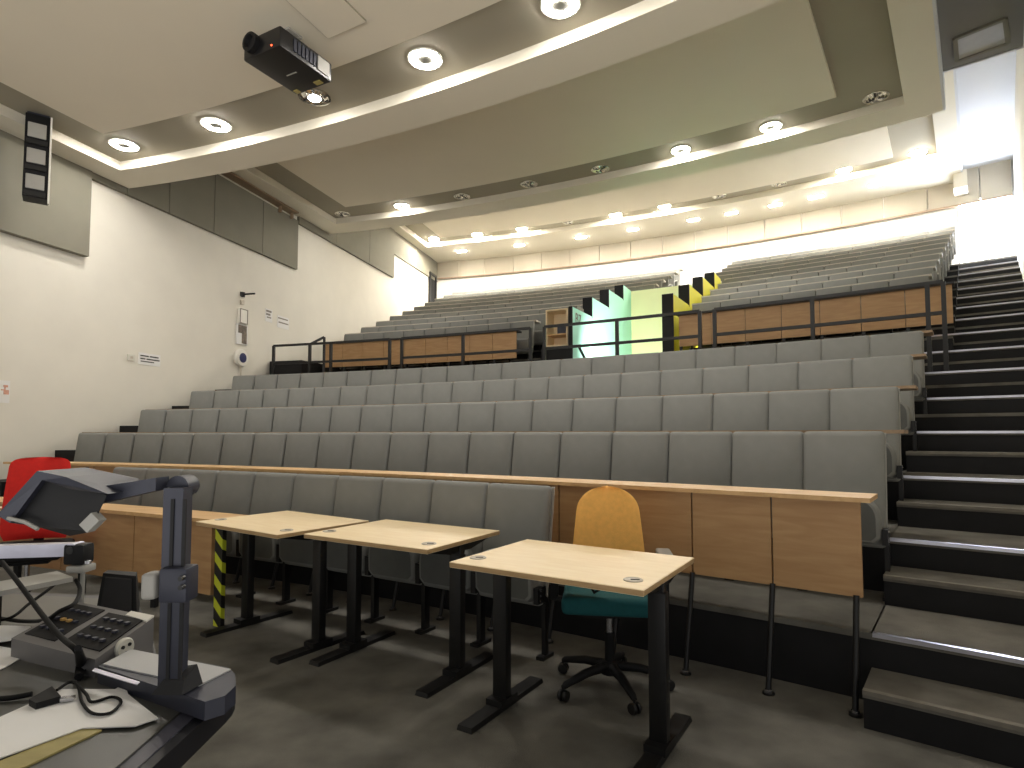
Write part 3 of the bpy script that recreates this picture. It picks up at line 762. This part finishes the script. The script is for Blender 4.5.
# ------------------------------------------------------------------ swivel chairs
def swivel_chair(loc, rz, mback, mseat, label, backz=(.44, 1.0), arms=True, sq=2.2, taper=.055):
    o = thing('swivel_chair', loc, rz, label, 'chair')
    # backrest: tapering rounded shield, front towards -y
    n, m = 17, 30; vs = []; fs = []
    z0, z1 = backz
    for side in (0, 1):
        for i in range(m):
            v = 1-(1-i/(m-1))**1.7; z = z0+(z1-z0)*v
            w = (.212-taper*v**1.2)
            v0 = 1-.5/sq
            if v > v0: w *= max(.0, 1-((v-v0)/(1.0005-v0))**sq)**(1/sq)
            if v < .1: w *= .86+.14*(v/.1)
            for j in range(n):
                u = -1+2*j/(n-1)
                x = w*u; edge = (1-abs(u)**3.5)*(1-abs(2*v-1)**8)
                t = .032*edge**.5 if edge > 0 else 0
                y = .20+.10*(v-.3)**2+.05*u*u*-1+.04*v
                vs.append((x, y+(t if side else -t), z))
    for side in (0, 1):
        o0 = side*n*m
        for i in range(m-1):
            for j in range(n-1):
                a = o0+i*n+j; fs.append((a, a+1, a+n+1, a+n))
    for i in range(m-1):
        for j in (0, n-1):
            a = i*n+j; fs.append((a, a+n, a+n+n*m, a+n*m))
    for j in range(n-1):
        for i in (0, m-1):
            a = i*n+j; fs.append((a, a+1, a+1+n*m, a+n*m))
    mb = MB(); mb.add(vs, fs); mb.build('backrest', mback, o, 60, True)
    mb = MB(); mb.rbox((0, 0, .455), (.47, .45, .075), .035, 4, fn=lambda v: Vector((v.x, v.y, v.z+.02*(v.y/.22)**2*(1 if v.z > 0 else .3)-(.03 if v.y < -.18 else 0)*abs(v.y+.18)*6))); mb.build('seat', mseat, o, 60, True)
    mb = MB(); mb.box((0, 0, .405), (.30, .28, .03)); mb.bar((0, .12, .41), (0, .255, .44), .06, .02); mb.bar((0, .25, .43), (0, .25, .62), .06, .018); mb.build('seat_plate', M['black_plastic'], o, None, True)
    if arms:
        for sx in (-1, 1):
            mb = MB(); mb.bar((sx*.2, .05, .42), (sx*.285, .05, .43), .04, .02); mb.bar((sx*.285, .05, .42), (sx*.285, .05, .66), .04, .025)
            ar = mb.build('armrest', M['black_plastic'], o, None, True)
            mb = MB(); mb.rbox((sx*.285, .03, .672), (.075, .23, .03), .012, 3); mb.build('arm_pad', M['grey_plastic'], ar, 50, True)
    mb = MB(); mb.tube([(0, 0, .12), (0, 0, .28)], .026, 14); mb.build('gas_lift_cover', M['black_plastic'], o, 40, True)
    mb = MB(); mb.tube([(0, 0, .26), (0, 0, .40)], .016, 14); mb.build('gas_lift', M['bolt'], o, 40, True)
    mb = MB(); mb.lathe((0, 0, 0), [(.0, .07), (.045, .075), (.05, .12), (.035, .14), (.0, .14)], 16); mb.build('hub', M['black_plastic'], o, 40, True)
    for k in range(5):
        t = 2*pi*k/5+1.31
        dx, dy = cos(t), sin(t)
        mb = MB(); mb.tube([(dx*.02, dy*.02, .115), (dx*.15, dy*.15, .105), (dx*.28, dy*.28, .075), (dx*.295, dy*.295, .066)], [.026, .022, .017, .012], 8)
        lg = mb.build('leg', M['black_plastic'], o, 50, True)
        mb = MB()
        A = Matrix.Rotation(t+.4, 3, 'Z')@Matrix.Rotation(pi/2, 3, 'X')
        for s in (-1, 1):
            mb.lathe(Vector((dx*.293, dy*.293, .028))+Matrix.Rotation(t+.4, 3, 'Z')@Vector((0, s*.014, 0)), [(.0, -.009), (.024, -.009), (.028, -.004), (.028, .004), (.024, .009), (.0, .009)], 14, axis=A)
        mb.tube([(dx*.293, dy*.293, .03), (dx*.293, dy*.293, .07)], .008, 6)
        mb.build('caster', M['black'], lg, 40, True)
    return o
swivel_chair((.50, 3.08, 0), rad(-8), M['yellow'], M['teal'], 'swivel chair with yellow back and teal seat behind the nearest pale table')
swivel_chair((-3.44, 4.24, 0), rad(25), M['red'], M['black_plastic'], 'red swivel chair by the left beech panels behind the document camera', backz=(.52, 1.12), arms=False, sq=3.6, taper=.03)

# ------------------------------------------------------------------ ceiling-hung projector and speaker column
b4 = [Vector(p) for p in ((-2.40, 5.09, 4.6), (-2.06, 5.54, 4.6), (-1.70, 5.35, 4.6), (-2.0, 4.93, 4.6))]
pc = sum(b4, Vector())/4
pr = thing('ceiling_projector', pc, 0, 'black projector hanging from the cream ceiling', 'projector')
ux = (b4[3]-b4[0]).normalized(); uy = (b4[1]-b4[0]).normalized()
ux = (b4[2]-b4[1]).normalized(); uz = Vector((0, 0, 1)); uy = uz.cross(ux)
if uy.dot(b4[1]-b4[0]) < 0: uy = -uy
def pw(x, y, z): return pc+ux*x+uy*y+uz*z
LX, LY, LZ = .46, .60, .18
mb = MB(); mb.rbox((0, 0, 0), (LX, LY, LZ), .018, 2); mb.v = [pw(v.x, v.y, v.z+LZ/2) for v in mb.v]; mb.build('body', M['proj'], pr, 30)
mb = MB(); mb.lathe((0, 0, 0), [(.0, -.06), (.075, -.06), (.085, .0), (.085, .05), (.06, .055), (.05, .02), (.0, .02)], 20)
AX = Matrix(((ux.x, uz.x, -uy.x), (ux.y, uz.y, -uy.y), (ux.z, uz.z, -uy.z)))
mb.v = [pw(-.10, -LY/2, LZ*.62)+AX@v for v in mb.v]; mb.build('lens', M['black_plastic'], pr, 40)
mb = MB()
for i in range(7): mb.v; 
c = [pw(LX/2+.004, -.1+.05*0, .03), ]
def pbox(mb, x, y, z, dx, dy, dz, mi=0):
    q = [(-dx/2, -dy/2), (dx/2, -dy/2), (dx/2, dy/2), (-dx/2, dy/2)]
    mb.hexa([pw(x+a, y+b, z-dz/2) for a, b in q], [pw(x+a, y+b, z+dz/2) for a, b in q], mi)
for i in range(6): pbox(mb, LX/2+.003, -.14+.045*i, .09, .01, .03, .11)
mb.build('vent', M['slate'], pr)
mb = MB(); pbox(mb, LX/2+.004, .19, .09, .012, .14, .13); mb.build('connector_panel', M['grey_plastic'], pr)
mb = MB(); pbox(mb, .12, LY/2-.06, -.004, .08, .05, .008); pbox(mb, -.17, LY/2-.05, -.004, .05, .05, .008); mb.build('foot', M['olive'], pr)
mb = MB(); pbox(mb, .0, .03, -.003, .12, .012, .004); mb.build('badge', M['grey_plastic'], pr)
mb = MB(); pbox(mb, .13, -LY/2+.02, .02, .012, .012, .012); pbox(mb, .13, -LY/2-.002, .03, .012, .006, .012); mb.build('indicator', M['redled'], pr)
mb = MB(); pbox(mb, 0, 0, LZ+.02, .3, .36, .03); mb.tube([pw(0, 0, LZ), pw(0, 0, .36)], .03, 12); pbox(mb, 0, 0, .345, .16, .16, .02); mb.build('mount', M['grey_plastic'], pr, 40)

sb0 = aty(35, 198, 6.6)
sp = thing('speaker_column', sb0, rad(37), 'tall black loudspeaker column with three pale cells hanging at upper left', 'speaker')
SPK = 1.13
mb = MB(); mb.rbox((0, .09, .43), (.205, .2, .86), .012, 2); mb.build('cabinet', M['black_plastic'], sp, 30, True)
for i in range(3):
    z = .16+.265*i
    mb = MB(); mb.rbox((-.005, -.012, z), (.15, .02, .15), .008, 2); mb.build('driver_cell', M['cellm'] if 'cellm' in M else M['grey_plastic'], sp, 30, True)
    mb = MB(); mb.box((-.005, -.02, z-.125), (.17, .03, .045)); mb.build('grille_bar', M['black'], sp, None, True)
mb = MB(); mb.box((.106, .0, .41), (.014, .05, .9)); mb.build('edge_strip', M['white_plastic'], sp, None, True)
mb = MB(); mb.box((0, .1, .878), (.18, .14, .02)); mb.box((0, .1, .90), (.06, .08, .04)); mb.box((0, .1, .925), (.2, .16, .02)); mb.build('hanging_bracket', M['slate'], sp, 30, True)
sp.scale = (SPK, SPK, SPK)

# ------------------------------------------------------------------ lecturer's console, lower left
ZD = .785
poly = [(-.555, .35), (-.552, 1.17)]
for k in range(1, 7):
    t = pi/2*k/6*1.0; poly.append((-.652+.10*cos(t*.8), 1.17+.11*sin(t)))
poly += [(-.80, 1.36), (-.86, 1.45), (-.95, 1.58), (-1.12, 1.80), (-1.25, 1.90), (-2.3, 2.05), (-2.3, .35)]
con = thing('console_desk', (-1.2, 1.1, 0), 0, 'dark lecturer console desk with black rim at lower left', 'desk')
cen = Vector((-1.2, 1.1))
inner = [tuple(Vector(p)+(cen-Vector(p)).normalized()*.055) for p in poly]
mb = MB(); mb.prism(inner, ZD-.004, ZD); mb.build('desk_surface', M['desksurf'], con)
mb = MB(); mb.prism(poly, ZD-.05, ZD-.006); mb.build('desk_rim', M['deskrim'], con)
inner2 = [tuple(Vector(p)+(cen-Vector(p)).normalized()*.022) for p in poly]
mb = MB(); mb.prism(inner2, ZD-.008, ZD-.0035); mb.build('rim_inlay', M['deskrim2'], con)
mb = MB(); mb.box((-.68, 1.0, (ZD-.05)/2), (.05, .05, ZD-.05)); mb.box((-1.5, .9, (ZD-.05)/2), (1.1, .8, ZD-.05)); mb.build('cabinet', M['deskrim'], con)
mb = MB(); q = [atz(x, y, ZD+.001) for x, y in ((0, 762), (85, 728), (102, 731), (25, 768), (-40, 785))]
mb.prism([(v.x, v.y) for v in q], ZD, ZD+.003); mb.build('wood_inlay', M['olive'], con)
# sheets of paper
def sheet(pts, z, label, m='paper'):
    q = [atz(x, y, z) for x, y in pts]
    mb = MB(); mb.prism([(v.x, v.y) for v in q], z, z+.002)
    tag(mb.build('paper_sheet', M[m]), label, 'paper')
sheet([(-60, 745), (62, 690), (115, 690), (125, 684), (128, 695), (158, 719), (135, 727), (82, 729), (0, 759), (-50, 785)], ZD+.004, 'large white paper sheet at the near edge of the console')
sheet([(-50, 660), (0, 647), (31, 653), (5, 668), (-50, 692)], ZD+.001, 'white paper sheet at the left edge beside the control panel')
sheet([(-20, 630), (0, 626), (30, 627), (33, 631), (10, 641), (-20, 645)], ZD+.012, 'folded pale paper behind the white paper sheet at left edge')
# document camera
vb = Vector((-.675, 1.20, ZD))
vz = thing('document_camera', vb, 0, 'slate grey document camera with post and hooded head on the console', 'document camera')
zb = ZD+.036
bp = [atz(x, y, zb) for x, y in ((100, 664), (131, 648), (231, 668), (237, 682), (226, 692), (204, 697))]
bp2 = [(v.x, v.y) for v in [atz(98, 665, zb), atz(205, 700, zb), atz(225, 694, zb), atz(236, 684, zb), atz(235, 672, zb), atz(228, 666, zb), atz(130, 648, zb)]]
mb = MB(); mb.prism(bp2, ZD, zb-.003); mb.build('base', M['slate'], vz)
bp3 = [(v.x, v.y) for v in [atz(103, 664, zb), atz(199, 685, zb), atz(231, 669, zb), atz(131, 649, zb)]]
mb = MB(); mb.prism(bp3, zb-.003, zb); mb.build('base_top', M['base_light'], vz)
mb = MB(); q = [atz(x, y, zb+.001) for x, y in ((95, 668), (140, 682), (137, 685), (92, 671))]; mb.prism([(v.x, v.y) for v in q], zb, zb+.0015); mb.build('glass_strip', M['silver'], vz)
YP = 1.15
pb = aty(177, 683, YP)
def hp(x, y, yy=YP): return aty(x, y, yy)
p0 = atz(179, 688, zb); YP = p0.y
mb = MB(); top = hp(181, 486)
mb.box(((p0.x+top.x)/2, YP, (zb+top.z)/2), (.037, .032, top.z-zb)); mb.build('post', M['slate'], vz)
mb = MB(); mb.bar((p0.x-.012, YP-.0165, zb+.02), (p0.x-.012, YP-.0165, top.z-.02), .006, .004); mb.bar((p0.x+.010, YP-.0165, zb+.02), (p0.x+.010, YP-.0165, top.z-.02), .006, .004); mb.build('post_groove', M['slate_dark'], vz)
mb = MB(); z0 = zb
mb.hexa([(p0.x-.034, YP-.03, z0), (p0.x+.022, YP-.03, z0), (p0.x+.034, YP+.02, z0), (p0.x-.024, YP+.02, z0)], [(p0.x-.019, YP-.018, z0+.022), (p0.x+.019, YP-.018, z0+.022), (p0.x+.022, YP+.02, z0+.036), (p0.x-.019, YP+.02, z0+.03)])
mb.build('post_foot', M['slate_dark'], vz)
ca, cb = hp(160, 568, YP-.03), hp(187, 603, YP-.03)
mb = MB(); mb.rbox(((ca.x+cb.x)/2, YP-.012, (ca.z+cb.z)/2), (abs(cb.x-ca.x), .045, abs(ca.z-cb.z)), .006, 2); mb.build('clamp', M['slate'], vz, 40)
k0, k1 = hp(146, 572, YP-.02), hp(159, 598, YP-.02)
mb = MB(); mb.rbox(((k0.x+k1.x)/2, YP-.02, (k0.z+k1.z)/2), (abs(k1.x-k0.x), .035, abs(k0.z-k1.z)), .008, 3); mb.build('clamp_knob', M['grey_plastic'], vz, 40)
mb = MB()
for yy in (579, 588):
    q = hp(180, yy, YP-.05); mb.tube([q, q+Vector((0, .012, 0))], .0045, 10)
mb.build('screw', M['black'], vz, 40)
j = hp(180, 486)
mb = MB(); AXY = Matrix.Rotation(pi/2, 3, 'X'); mb.lathe(j+Vector((.006, 0, 0)), [(.0, -.026), (.018, -.026), (.021, -.021), (.021, .02), (.0, .02)], 24, axis=AXY); mb.build('joint', M['slate'], vz, 40)
a0 = hp(172, 482); a1 = hp(92, 495)
mb = MB(); mb.hexa([(a1.x, YP-.03, a1.z-.022), (a0.x, YP-.022, a0.z-.012), (a0.x, YP+.02, a0.z-.012), (a1.x, YP+.03, a1.z-.022)], [(a1.x, YP-.03, a1.z+.012), (a0.x, YP-.022, a0.z+.012), (a0.x, YP+.02, a0.z+.012), (a1.x, YP+.03, a1.z+.012)])
mb.build('arm', M['slate'], vz)
# hooded head: mirror hood open towards the desk
def HP(x, y, dy): return aty(x, y, YP+dy)
front = [HP(10, 523, -.03), HP(90, 532, -.06), HP(107, 495, -.06), HP(42, 478, -.03)]
back = [HP(-2, 516, .06), HP(70, 536, .09), HP(98, 492, .09), HP(38, 472, .07)]
mb = MB(); mb.hexa([front[0], front[1], back[1], back[0]], [front[3], front[2], back[2], back[3]]); mb.build('head', M['slate_dark'], vz, 30)
cap = [HP(-3, 515, -.05), HP(10, 523, -.045), HP(42, 480, -.045), HP(37, 471, -.05)]
mb = MB(); mb.hexa([cap[0], cap[1], cap[1]+Vector((0, .13, 0)), cap[0]+Vector((0, .13, 0))], [cap[3], cap[2], cap[2]+Vector((0, .13, 0)), cap[3]+Vector((0, .13, 0))]); mb.build('hood_side', M['slate'], vz)
tp = [HP(37, 471, -.05), HP(42, 480, -.05), HP(70, 489, -.065), HP(108, 494, -.065), HP(96, 483, -.03), HP(66, 477, -.05)]
mb = MB(); mb.add(tp+[v+Vector((0, .12, .0)) for v in tp], [(0, 1, 2, 3, 4, 5), (6, 7, 8, 9, 10, 11)]+[(i, (i+1) % 6, 6+(i+1) % 6, 6+i) for i in range(6)]); mb.build('hood_top', M['slate'], vz)
q0, q1 = HP(87, 528, -.063), HP(99, 516, -.063)
mb = MB(); mb.bar(q0, q1, .02, .02); mb.build('latch', M['grey_plastic'], vz)
mb = MB(); mb.tube([HP(8, 518, -.052), HP(25, 522, -.055), HP(38, 529, -.058)], .0035, 6); mb.build('hood_lip', M['grey_plastic'], vz, 40)
# control panel (sloping box with two black insets)
tops = [Vector((-1.135, 1.364, .829)), Vector((-.868, 1.255, .822)), Vector((-.829, 1.39, .868)), Vector((-1.10, 1.517, .868))]
tl, tr, br_, bl = tops
ctl = thing('control_panel', (-.98, 1.38, ZD), 0, 'grey sloping control panel box with black button insets on the console', 'control panel')
bots = [Vector((v.x, v.y, ZD)) for v in tops]
mb = MB(); mb.hexa(bots, tops); mb.build('housing', M['panel_house'], ctl)
def onpanel(u, v, dz=.0):   # bilinear on the sloping top
    a = tops[0].lerp(tops[1], u); b = tops[3].lerp(tops[2], u); return a.lerp(b, v)+Vector((0, 0, dz))
for (u0, u1, v0, v1) in ((.06, .44, .12, .92), (.52, .95, .14, .88)):
    mb = MB(); b = [onpanel(u, v, -.002) for u, v in ((u0, v0), (u1, v0), (u1, v1), (u0, v1))]; t = [p+Vector((0, 0, .005)) for p in b]; mb.hexa(b, t)
    ins = mb.build('button_inset', M['black_plastic'], ctl)
    for i in range(4):
        for jn in range(3):
            u = u0+(u1-u0)*(.2+.2*i); v = v0+(v1-v0)*(.22+.28*jn)
            mb = MB(); c = onpanel(u, v, .003); mb.box(c+Vector((0, 0, .003)), (.011, .009, .005), rad(-25)); mb.build('button', M['amber'] if (u0 < .3 and i in (1, 2) and jn == 1) else M['slate'], ins)
mb = MB(); b = [onpanel(u, v, .0) for u, v in ((.72, .9), (1.0, .86), (1.0, 1.0), (.72, 1.0))]; mb.hexa(b, [p+Vector((0, 0, .004)) for p in b]); mb.build('white_corner', M['white_plastic'], ctl)
fn = Vector((tops[2].y-tops[1].y, -(tops[2].x-tops[1].x), 0)).normalized()
e1 = tops[1].lerp(tops[2], .45)+Vector((0, 0, -.018))
AXF = Matrix(((-fn.y, 0, fn.x), (fn.x, 0, fn.y), (0, 1, 0)))
mb = MB(); mb.lathe(e1, [(.0, 0), (.021, 0), (.022, .006), (.019, .01), (.012, .008), (.0, .008)], 24, axis=AXF)
so = mb.build('round_socket', M['plug'], ctl, 40)
mb = MB()
for dx_, dz_ in ((-.008, .004), (.008, .006), (.0, -.01)): 
    c = e1+AXF@Vector((dx_, dz_, .009)); mb.lathe(c, [(.004, 0), (.004, .002), (.0, .002)], 8, axis=AXF)
mb.build('socket_hole', M['black'], so)
# black tilted device behind the control panel
b4 = [atz(x, y, ZD) for x, y in ((94, 622), (137, 624), (140, 604), (100, 602))]
dev = thing('desk_device', sum(b4, Vector())/4, 0, 'black wedge-shaped device standing behind the control panel', 'device')
t4 = [aty(103, 573, b4[0].y+.05), aty(136, 576, b4[1].y+.05), aty(137, 572, b4[2].y-.01), aty(108, 570, b4[3].y-.01)]
mb = MB(); mb.hexa(b4, t4); mb.build('body', M['black_plastic'], dev)
s4 = [b4[0].lerp(t4[0], f).lerp(b4[1].lerp(t4[1], f), g)+Vector((0, -.004, .002)) for f, g in ((.25, .12), (.25, .88), (.9, .88), (.9, .12))]
mb = MB(); mb.hexa(s4, [p+Vector((0, .003, .003)) for p in s4]); mb.build('screen', M['slate_dark'], dev)
# silver monitor arm
ya = 1.62
A0, A1 = aty(-60, 553, ya), aty(76, 549, ya)
ma = thing('monitor_arm', Vector((A1.x, ya, ZD)), 0, 'silver swing arm reaching in from the left above the console', 'arm')
mb = MB(); mb.bar(A0, A1, .03, .034); mb.build('boom', M['silver'], ma)
mb = MB(); mb.lathe(A1, [(.0, -.02), (.018, -.02), (.018, .02), (.0, .02)], 20, axis=AXY); mb.build('end_ring', M['silver'], ma, 40)
mb = MB(); mb.lathe(A1, [(.0, .0), (.010, .0), (.010, .024), (.0, .024)], 16, axis=AXY); mb.build('pivot', M['black'], ma, 40)
kn = aty(79, 552, ya); mb = MB(); mb.rbox(kn+Vector((0, .0, -.004)), (.055, .045, .055), .008, 2); mb.build('knuckle', M['black_plastic'], ma, 40)
cl = aty(83, 568, ya); mb = MB(); mb.tube([kn, (cl.x, ya, cl.z), (cl.x, ya, ZD)], .006, 10); mb.rbox((cl.x-.005, ya, cl.z), (.05, .05, .02), .006, 2); mb.build('pillar', M['grey_plastic'], ma, 40)
mb = MB(); q = aty(88, 562, ya-.03); mb.lathe(q, [(.0, -.006), (.008, -.004), (.008, .004), (.0, .006)], 10); mb.build('screw', M['bolt'], ma, 40)
# flat grey tray below the arm
q = [aty(-40, 600, 1.75), aty(73, 577, 1.75), aty(57, 571, 1.95), aty(-40, 588, 1.95)]
zt = .92
q = [atz(x, y, zt) for x, y in ((-60, 603), (73, 577), (57, 571), (-60, 592))]
tr_ = thing('flat_tray', sum(q, Vector())/4-Vector((0, 0, zt-ZD)), 0, 'flat light grey tray behind the cables on the console', 'tray')
mb = MB(); mb.hexa([p+Vector((0, 0, -.012)) for p in q], q); mb.build('plate', M['grey_plastic'], tr_)
mb = MB(); c = sum(q, Vector())/4; mb.box((c.x-.1, c.y+.05, (ZD+zt-.012)/2), (.05, .05, zt-.012-ZD)); mb.build('support', M['black_plastic'], tr_)
# cables
def smooth_pts(pts, n=6):
    out = []
    for i in range(len(pts)-1):
        p0, p1, p2, p3 = pts[max(i-1, 0)], pts[i], pts[i+1], pts[min(i+2, len(pts)-1)]
        for k in range(n):
            t = k/n
            out.append(.5*((2*p1)+(p2-p0)*t+(2*p0-5*p1+4*p2-p3)*t*t+(3*p1-p0-3*p2+p3)*t**3))
    out.append(pts[-1]); return out
def cable(pix, r, label, m='cable', name='cable'):
    pts = [aty(x, y, yy) if zz is None else atz(x, y, zz) for (x, y, yy, zz) in pix]
    mb = MB(); mb.tube(smooth_pts([Vector(p) for p in pts]), r, 7)
    return tag(mb.build(name, M[m], None, 60), label, 'cable')
cable([(2, 562, 1.5, None), (20, 585, 1.42, None), (40, 612, 1.35, None), (60, 636, 1.26, None), (76, 650, 1.18, None), (82, 664, None, .80), (79, 676, None, ZD+.008)], .0055, 'thick black cable sagging from the silver arm across the control panel')
mb = MB(); mb.tube([aty(78, 648, 1.16), atz(82, 664, .80), atz(79, 677, ZD+.01)], [.006, .011, .008], 10)
tag(mb.build('cable_plug', M['black_plastic'], None, 50), 'fat black cable plug standing before the control panel', 'plug')
cable([(-20, 622, None, .80), (10, 618, None, .81), (30, 603, None, .83), (48, 590, None, .85), (62, 578, None, .87)], .004, 'thin black cable looping left of the control panel', )
cable([(-20, 615, None, .80), (20, 621, None, .80), (45, 620, None, .84), (60, 611, None, .88), (75, 603, None, .89), (80, 590, 1.55, None), (76, 580, 1.6, None)], .005, 'black cable running under the silver arm to the control panel')
cable([(-20, 700, None, ZD+.006), (10, 698, None, ZD+.006), (32, 694, None, ZD+.008)], .005, 'black cable lying at the left of the adapter')
cable([(57, 690, None, ZD+.01), (70, 682, None, ZD+.012), (78, 686, None, ZD+.012), (82, 702, None, ZD+.01), (92, 713, None, ZD+.01), (110, 713, None, ZD+.01), (121, 702, None, ZD+.01), (112, 697, None, ZD+.01), (92, 702, None, ZD+.01), (86, 694, None, ZD+.012), (75, 682, None, ZD+.014)], .0028, 'thin black cable loop lying on the large white paper sheet')
q = [atz(x, y, ZD+.018) for x, y in ((29, 699), (36, 703), (61, 696), (52, 686))]
ad = thing('adapter', sum(q, Vector())/4-Vector((0, 0, .012)), 0, 'small black adapter block lying on the large white paper sheet', 'adapter')
mb = MB(); mb.hexa([Vector((p.x, p.y, ZD+.006)) for p in q], q); mb.build('body', M['black_plastic'], ad)
mb = MB(); mb.bar(q[2]+Vector((0, 0, -.006)), q[2]+Vector((.02, .008, -.006)), .012, .006); mb.build('connector', M['bolt'], ad)

# ------------------------------------------------------------------ light, world, camera
w = bpy.data.worlds.new('World'); SC.world = w; w.use_nodes = True
nt = w.node_tree; bg = nt.nodes['Background']
tc = nt.nodes.new('ShaderNodeTexCoord'); sx = nt.nodes.new('ShaderNodeSeparateXYZ'); rp = nt.nodes.new('ShaderNodeValToRGB'); mr_ = nt.nodes.new('ShaderNodeMapRange')
mr_.inputs[1].default_value = -.5; mr_.inputs[2].default_value = .5
rp.color_ramp.elements[0].position = .3; rp.color_ramp.elements[0].color = (1, .97, .92, 1)
rp.color_ramp.elements[1].position = .62; rp.color_ramp.elements[1].color = (.13, .13, .13, 1)
nt.links.new(tc.outputs['Generated'], sx.inputs[0]); nt.links.new(sx.outputs['Z'], mr_.inputs[0]); nt.links.new(mr_.outputs[0], rp.inputs[0]); nt.links.new(rp.outputs[0], bg.inputs[0])
bg.inputs[1].default_value = 2.3
cam = bpy.data.cameras.new('camera'); co = bpy.data.objects.new('camera', cam); COL.objects.link(co)
cam.sensor_width = 36; cam.lens = F*36/1024; cam.clip_start = .02; cam.clip_end = 200
cam.shift_y = (CYP-384)/1024
co.location = EYE; co.rotation_euler = (pi/2+PIT, 0, 0)
SC.camera = co
SC.view_settings.view_transform = 'Standard'; SC.view_settings.look = 'None'
SC.view_settings.gamma = 1; SC.view_settings.use_curve_mapping = False
SC.view_settings.exposure = 0.14
SC.cycles.max_bounces = 8; SC.cycles.diffuse_bounces = 5; SC.cycles.sample_clamp_indirect = 6
SC.cycles.use_denoising = True
